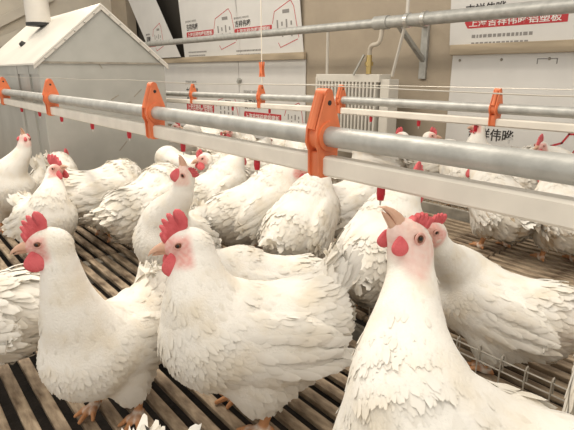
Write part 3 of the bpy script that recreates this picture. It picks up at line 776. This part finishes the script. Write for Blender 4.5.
    # flight feathers, folded along the lower edge of each wing
    for wc, Rg, s in wings:
        Ps, Ns, Ds, Ls, Ws, Lf = [], [], [], [], [], []
        for r_ in range(3):
            for t in np.linspace(0.7, -0.80, 11):
                zz = (-0.62 + 0.48 * r_) * math.sqrt(max(0.05, 1 - t * t * 0.9))
                yy = math.sqrt(max(0.02, 1 - t * t - zz * zz))
                Ps.append(wc + Rg @ np.array([0.118 * t, s * 0.0205 * yy + s * 0.0015 * r_, 0.058 * zz]))
                Ns.append(Rg @ np.array([0.05 * t, s, 0.25 * zz])); Ds.append(Rg @ np.array([-1, 0, -0.12 + 0.10 * r_ + 0.22 * (t < -0.3) + rng.normal() * 0.05]))
                Ls.append((0.062, 0.052, 0.045)[r_] * rng.uniform(0.9, 1.12)); Ws.append(0.017); Lf.append(0.05 + 0.08 * rng.random())
        extra(Ps, Ns, Ds, Ls, Ws, Lf, [0.05] * len(Ps))
    # tail fan
    Ps, Ns, Ds, Ls, Ws, Lf = [], [], [], [], [], []
    sd = np.array([0, 1.0, 0]); tu = np.cross(td, sd); tu = tu if tu[2] > 0 else -tu
    for r_ in range(3):
        for t in np.linspace(-1, 1, 9):
            Ps.append(t0 + td * (0.062 - 0.012 * r_) + sd * t * 0.026 + tu * (0.012 * r_ - 0.006 - 0.010 * t * t)); Ns.append(tu + sd * t * 0.8)
            Ds.append(td + sd * t * 0.36 + tu * rng.normal() * 0.08); Ls.append((0.085, 0.075, 0.06)[r_] * rng.uniform(0.8, 1.15) * fan); Ws.append(0.022 * (0.5 + 0.5 * fan)); Lf.append(0.06 + 0.12 * rng.random())
    extra(Ps, Ns, Ds, Ls, Ws, Lf, [0.04] * len(Ps))
    off = 0; AV, AQ, AN, AC = [], [], [], []
    for (a, b_, c, d_) in sets:
        AV.append(a); AQ.append(b_ + off); AN.append(c); AC.append(d_); off += len(a)
    AV = np.concatenate(AV); AV[:, 2] = np.maximum(AV[:, 2], 0.012)
    fme = mesh_np('feathers', AV, np.concatenate(AQ), M['feather'], True, np.concatenate(AC))
    AN = np.concatenate(AN)
    geo = np.zeros(len(AV) * 3, np.float32); fme.vertex_normals.foreach_get('vector', geo); geo = geo.reshape(-1, 3)
    sg = np.sign((geo * AN).sum(1, keepdims=True)); sg[sg == 0] = 1
    fme.normals_split_custom_set_from_vertices(unit(AN * 0.85 + geo * sg * 0.15).tolist())
    fo = link('feathers', fme, root); fo['kind'] = 'stuff'
    # ---- head furniture, each placed in the head frame
    Mh = Matrix(((HR[0, 0], HR[0, 1], HR[0, 2], hc[0]), (HR[1, 0], HR[1, 1], HR[1, 2], hc[1]), (HR[2, 0], HR[2, 1], HR[2, 2], hc[2]), (0, 0, 0, 1))) @ Matrix.Scale(hs, 4)
    def hpart(name, me_, par=root, mm=None):
        o = link(name, me_, par); o.matrix_local = (Mh if par is root else Matrix.Identity(4)) @ (mm if mm is not None else Matrix.Identity(4)); return o
    hpart('beak', HEAD['beak'], mm=Matrix.Translation((0.006, 0, 0)) @ Matrix.Diagonal((0.98, 1.0, 1.05, 1)))
    if comb > 0: hpart('comb', HEAD['comb'], mm=Matrix.Translation((0.016, 0, 0.016)) @ Matrix.Rotation(comb_lean, 4, 'X') @ Matrix.Rotation(0.38, 4, 'Y') @ Matrix.Diagonal((comb, 1, comb, 1)))
    if wattle > 0:
        for s in (-1, 1):
            dnw = HR.T @ np.array([0, 0, -1.0]); an = math.atan2(-dnw[0], -dnw[2])          # wattles hang straight down
            an = max(-1.3, min(1.3, an))
            hpart('wattle', HEAD['wattle'], mm=Matrix.Translation((0.023, s * 0.0140, -0.014)) @ Matrix.Rotation(an, 4, 'Y') @ Matrix.Rotation(s * 0.14, 4, 'X') @ Matrix.Diagonal((wattle * 1.15, 1.1, wattle * 1.1, 1)))
    for s in (-1, 1):
        e = hpart('eye', HEAD['eye'], mm=Matrix.Translation((0.0125, s * 0.0180, 0.0035)))
        hpart('pupil', HEAD['pupil'], e, Matrix.Translation((0.0006, s * 0.0036, 0)))
        hpart('eyelid', HEAD['lid'], mm=Matrix.Translation((0.0125, s * 0.0212, 0.0035)) @ Matrix.Rotation(s * 0.2, 4, 'Z'))
        hpart('earlobe', HEAD['lobe'], mm=Matrix.Translation((-0.008, s * 0.0215, -0.007)))
    return root

def make_head():
    d = {}
    b_ = B()
    # upper mandible: loft along a down-curved line; lower mandible shorter
    def mand(pts, radii, flat, up_):
        rings = []
        for (x, z), r in zip(pts, radii):
            rg = []
            for k in range(10):
                a = math.pi * 2 * k / 10; yy, zz = math.cos(a) * r * flat, math.sin(a) * r
                if up_: zz = max(zz, -r * 0.35)
                else: zz = min(zz, r * 0.3)
                rg.append(b_.bm.verts.new((x, yy, z + zz)))
            rings.append(rg)
        for i in range(len(rings) - 1):
            for k in range(10): b_.bm.faces.new((rings[i][k], rings[i][(k + 1) % 10], rings[i + 1][(k + 1) % 10], rings[i + 1][k]))
        b_.bm.faces.new(rings[0]); b_.bm.faces.new(rings[-1][::-1])
    mand([(0.026, -0.003), (0.035, -0.003), (0.045, -0.0045), (0.053, -0.0075), (0.0575, -0.0115)], [0.0105, 0.0088, 0.0062, 0.0036, 0.0010], 0.85, True)
    mand([(0.026, -0.0065), (0.035, -0.0072), (0.045, -0.0088), (0.051, -0.0110)], [0.0070, 0.0055, 0.0036, 0.0010], 0.95, False)
    d['beak'] = b_.mesh('beak', M['beak'], True)
    # single comb with five points, thick at the root
    out = [(-0.027, 0.000), (-0.034, 0.012), (-0.0345, 0.026), (-0.031, 0.035), (-0.025, 0.039), (-0.019, 0.036), (-0.0165, 0.027), (-0.0135, 0.037), (-0.0085, 0.040), (-0.0055, 0.036), (-0.0035, 0.024),
           (0.001, 0.035), (0.005, 0.0355), (0.007, 0.031), (0.0075, 0.020), (0.0125, 0.028), (0.0155, 0.026), (0.0165, 0.013), (0.021, 0.015), (0.0235, 0.012), (0.0255, 0.002), (0.025, -0.009), (0.018, -0.006), (0.0, -0.001), (-0.016, -0.004)]
    bm = bmesh.new()
    lay = []
    cx, cz = -0.004, 0.012
    for (sc, yy) in ((0.80, -1.0), (0.94, -0.72), (1.0, 0), (0.94, 0.72), (0.80, 1.0)):
        lay.append([bm.verts.new((cx + (u - cx) * sc, yy * (0.0062 - 0.0032 * min(1, max(0, v / 0.04))), cz + (v - cz) * sc)) for u, v in out])
    n = len(out)
    for i in range(4):
        for k in range(n): bm.faces.new((lay[i][k], lay[i][(k + 1) % n], lay[i + 1][(k + 1) % n], lay[i + 1][k]))
    f1 = bm.faces.new(lay[0]); f2 = bm.faces.new(lay[-1][::-1])
    bmesh.ops.triangulate(bm, faces=[f1, f2]); bmesh.ops.recalc_face_normals(bm, faces=bm.faces)
    me = bpy.data.meshes.new('comb'); bm.to_mesh(me); bm.free(); me.materials.append(M['comb'])
    me.polygons.foreach_set('use_smooth', np.ones(len(me.polygons), bool)); d['comb'] = me
    # wattle: flattened drop hanging from its top
    bm = bmesh.new(); bmesh.ops.create_uvsphere(bm, u_segments=14, v_segments=12, radius=1)
    for v in bm.verts:
        x, y_, z = v.co; t = (1 - z) / 2
        wd = 0.0075 + 0.0095 * math.sin(min(1.0, t * 1.15) * 1.57)
        v.co = (x * wd, y_ * (0.0035 + 0.0022 * t), -0.034 * t + 0.006)
    me = bpy.data.meshes.new('wattle'); bm.to_mesh(me); bm.free(); me.materials.append(M['comb'])
    me.polygons.foreach_set('use_smooth', np.ones(len(me.polygons), bool)); d['wattle'] = me
    d['eye'] = B().sphere((0, 0, 0), 0.0058, 14, 10).mesh('eye', M['eye'], True)
    d['pupil'] = B().sphere((0, 0, 0), 0.0030, 10, 8).mesh('pupil', M['pupil'], True)
    b_ = B(); n = 18
    b_.tube([(math.cos(2 * math.pi * k / n) * 0.0066, 0.0, math.sin(2 * math.pi * k / n) * 0.0054) for k in range(n + 1)], 0.0016, 6)
    d['lid'] = b_.mesh('eyelid', M['lid'], True)
    d['lobe'] = B().sphere((0, 0, 0), 0.0075, 12, 8, (0.9, 0.4, 1.1)).mesh('earlobe', M['lobe'], True)
    return d
HEAD = make_head()

# ---- the flock, nearest first (pixel of the trunk's middle, taken down to a trunk 0.185 m above the slats)
gz = lambda x, y, z=0.185: onz(x, y, z)[:2]
N1, N2 = dict(h=0.0036, nf=7000), dict(h=0.0042, nf=5000)
F1, F2 = dict(h=0.005, nf=3800), dict(h=0.006, nf=1600)
FAR = dict(h=0.006, nf=1600, group='white hens far back by the wall')
hen('white hen at front left, head turned left with red comb and beak', gz(107, 327), 255, 0.82, head_px=(48, 241, 0.73), look_img=(-1, -0.12, -0.3), seed=1, pitch=14, bare=0.35, comb=0.85, tail=50, wide=0.95, **N1)
hen('white hen front and centre, red comb, facing left, whole body in view', gz(251, 329), 203, 0.97, head_px=(187, 242, 0.80), look_img=(-1, -0.12, -0.2), seed=2, pitch=8, tail=62, bare=0.55, wattle=1.1, comb=0.88, fluff=1.2, **N1)
hen('large white hen at front right, stretching its beak up to a red nipple', gz(480, 478), 163, 1.02, head_px=(411, 244, 0.66), look_img=(-0.5, 0.85, -0.15), up_img=(0.8, 0.4, 0.3), seed=3, pitch=14, face='pale', bare=1.0, comb=0.45, wattle=0.6, tail=15, hs=1.2, **N1)
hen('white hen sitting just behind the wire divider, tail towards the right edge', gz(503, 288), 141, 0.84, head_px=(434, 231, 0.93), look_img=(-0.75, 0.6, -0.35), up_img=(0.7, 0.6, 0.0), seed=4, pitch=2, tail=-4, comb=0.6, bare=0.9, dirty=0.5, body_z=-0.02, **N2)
hen('white hen in the middle drinking with its beak straight up under a nipple', gz(174, 234), 262, 0.88, head_px=(186, 178, 1.20), look_img=(-0.06, 1, -0.08), up_img=(1, 0.1, -0.3), seed=5, pitch=20, comb=0.5, bare=0.8, face='pale', **N2)
hen('white hen cut off by the left edge, rump feathers ragged, beside front left hen', gz(-46, 308), 195, 0.88, head=(0.17, 0, 0.36), seed=6, pitch=4, tail=-10, ruff=1.5, fluff=1.3, **N2)
hen('white hen cut off by the bottom edge, only a tail tip in view', gz(140, 640) + (onz(151, 422, 0.28) - onz(207, 402, 0.28))[:2], 262, 0.85, head=(0.2, 0, 0.3), seed=7, pitch=2, tail=40, **F1)
hen('white hen cut off by the right edge, only its side in view', gz(646, 390), 60, 0.85, head=(0.2, 0, 0.2), seed=8, **F1)
hen('white hen at left with spiky red comb, beak turned right, before the hopper', gz(43, 211), 318, 0.82, head_px=(55, 170, 1.60), look_img=(0.85, 0.4, -0.25), seed=9, pitch=16, **F1)
hen('white hen at far left stretching its neck straight up before the hopper', gz(10, 186), 300, 0.88, head_px=(25, 142, 1.88), look_img=(0.05, 1, -0.15), up_img=(0.1, 0.1, 1), comb=0.5, wattle=0.5, face='pale', bare=0.8, seed=10, pitch=20, **F1)
hen('white hen behind the spiky combed one, its narrow tail standing up', gz(54, 172), 95, 0.85, head=(0.2, 0, 0.25), seed=11, tail=75, **F2)
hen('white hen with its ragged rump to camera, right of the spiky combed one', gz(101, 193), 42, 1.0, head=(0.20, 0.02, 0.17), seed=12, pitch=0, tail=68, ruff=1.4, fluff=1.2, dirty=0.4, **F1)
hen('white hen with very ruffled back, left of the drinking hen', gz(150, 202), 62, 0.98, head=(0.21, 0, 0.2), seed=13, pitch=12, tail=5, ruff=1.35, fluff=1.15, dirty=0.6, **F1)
hen('white hen seen from behind under the pipe, right of the drinking hen', gz(216, 187), 52, 0.90, head=(0.155, 0, 0.335), look=(1, 0.3, -0.3), seed=14, pitch=14, tail=0, ruff=0.7, fan=0.7, **F1)
hen('white hen seen from behind, below the second nipple, back rising to the right', gz(257, 205), 35, 0.98, head=(0.16, -0.02, 0.31), look=(1, -0.8, -0.5), seed=15, pitch=16, tail=-5, ruff=0.7, fan=0.7, **F1)
hen('plump white hen seen from behind just left below the big orange clip', gz(303, 218), 62, 0.95, head=(0.16, 0, 0.32), look=(1, 0, -0.5), seed=16, pitch=18, tail=0, ruff=0.6, fan=0.6, **F1)
hen('white hen under the big orange clip, partly behind plump hen', gz(350, 200), 30, 0.92, head=(0.20, 0, 0.24), look=(1, 0, -0.6), seed=17, pitch=8, tail=10, **F1)
hen('white hen behind the beak of the large front right hen', gz(383, 246), 62, 1.0, head=(0.15, -0.03, 0.33), look=(1, -0.3, -0.5), seed=18, pitch=18, tail=0, ruff=0.6, fan=0.55, **F1)
hen('white hen resting between the centre hen and the divider, head hidden', gz(268, 262), 172, 0.80, head=(0.17, 0.02, 0.24), look=(1, 0.2, -0.4), seed=24, pitch=2, tail=20, body_z=-0.03, **F1)
hen('white hen with head down, its small red comb beside the drinking hen', gz(186, 167), 205, 0.88, head_px=(204, 158, 2.0), look_img=(-0.9, -0.2, -0.4), seed=19, comb=0.6, **F2)
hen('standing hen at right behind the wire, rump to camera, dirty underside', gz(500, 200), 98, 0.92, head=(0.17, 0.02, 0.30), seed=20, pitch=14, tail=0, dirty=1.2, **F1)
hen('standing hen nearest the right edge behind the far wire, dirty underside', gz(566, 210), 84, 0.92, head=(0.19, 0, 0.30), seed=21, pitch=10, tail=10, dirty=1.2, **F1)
hen('far hen with raised head facing left before the right wall board', gz(490, 158), 175, 0.9, head_px=(478, 127, 2.55), look_img=(-1, 0.05, -0.1), seed=22, wattle=0.7, comb=0.7, **FAR)
hen('far hen whose head just shows over the pipe before the right wall board', gz(572, 171), 168, 0.92, head_px=(541, 146, 2.2), look_img=(-0.8, 0.0, -0.6), seed=23, comb=0.9, **FAR)
far = [((378, 158), 160, 'left of two red combs showing over the pipe near the radiator', dict(head_px=(402, 136, 2.35))),
       ((437, 160), 20, 'right of two red combs showing over the pipe near the radiator', dict(head_px=(430, 136, 2.35), look_img=(1, 0, -0.3))),
       ((462, 168), 90, 'back view between the near pipes, left of the standing hens', {}),
       ((520, 172), 95, 'back view between the near pipes, between the standing hens', dict(head=(0.20, 0, 0.20))),
       ((180, 141), 30, 'just right of the hopper foot, leftmost of the far row', dict(head_px=(176, 127, 3.0), look_img=(0.8, 0, -0.5))),
       ((213, 138), 120, 'second from the hopper in the far row below the red printed signs', {}),
       ((243, 143), 100, 'third from the hopper in the far row below the red printed signs', dict(head_px=(230, 132, 2.9), look_img=(-0.8, 0.1, -0.6))),
       ((274, 146), 60, 'fourth from the hopper in the far row below the red printed signs', {}),
       ((304, 150), 110, 'fifth from the hopper in the far row, left of big orange clip', {}),
       ((215, 155), 80, 'between the far row and the drinking hen', {}),
       ((255, 164), 75, 'above the second nipple, under the far row', {}),
       ((322, 170), 100, 'directly behind the big orange clip', {})]
for i, (p, ps, txt, kw) in enumerate(far):
    if 'head_px' not in kw and 'head' not in kw: kw['head'] = (0.18, random.uniform(-0.03, 0.03), random.uniform(0.24, 0.31))
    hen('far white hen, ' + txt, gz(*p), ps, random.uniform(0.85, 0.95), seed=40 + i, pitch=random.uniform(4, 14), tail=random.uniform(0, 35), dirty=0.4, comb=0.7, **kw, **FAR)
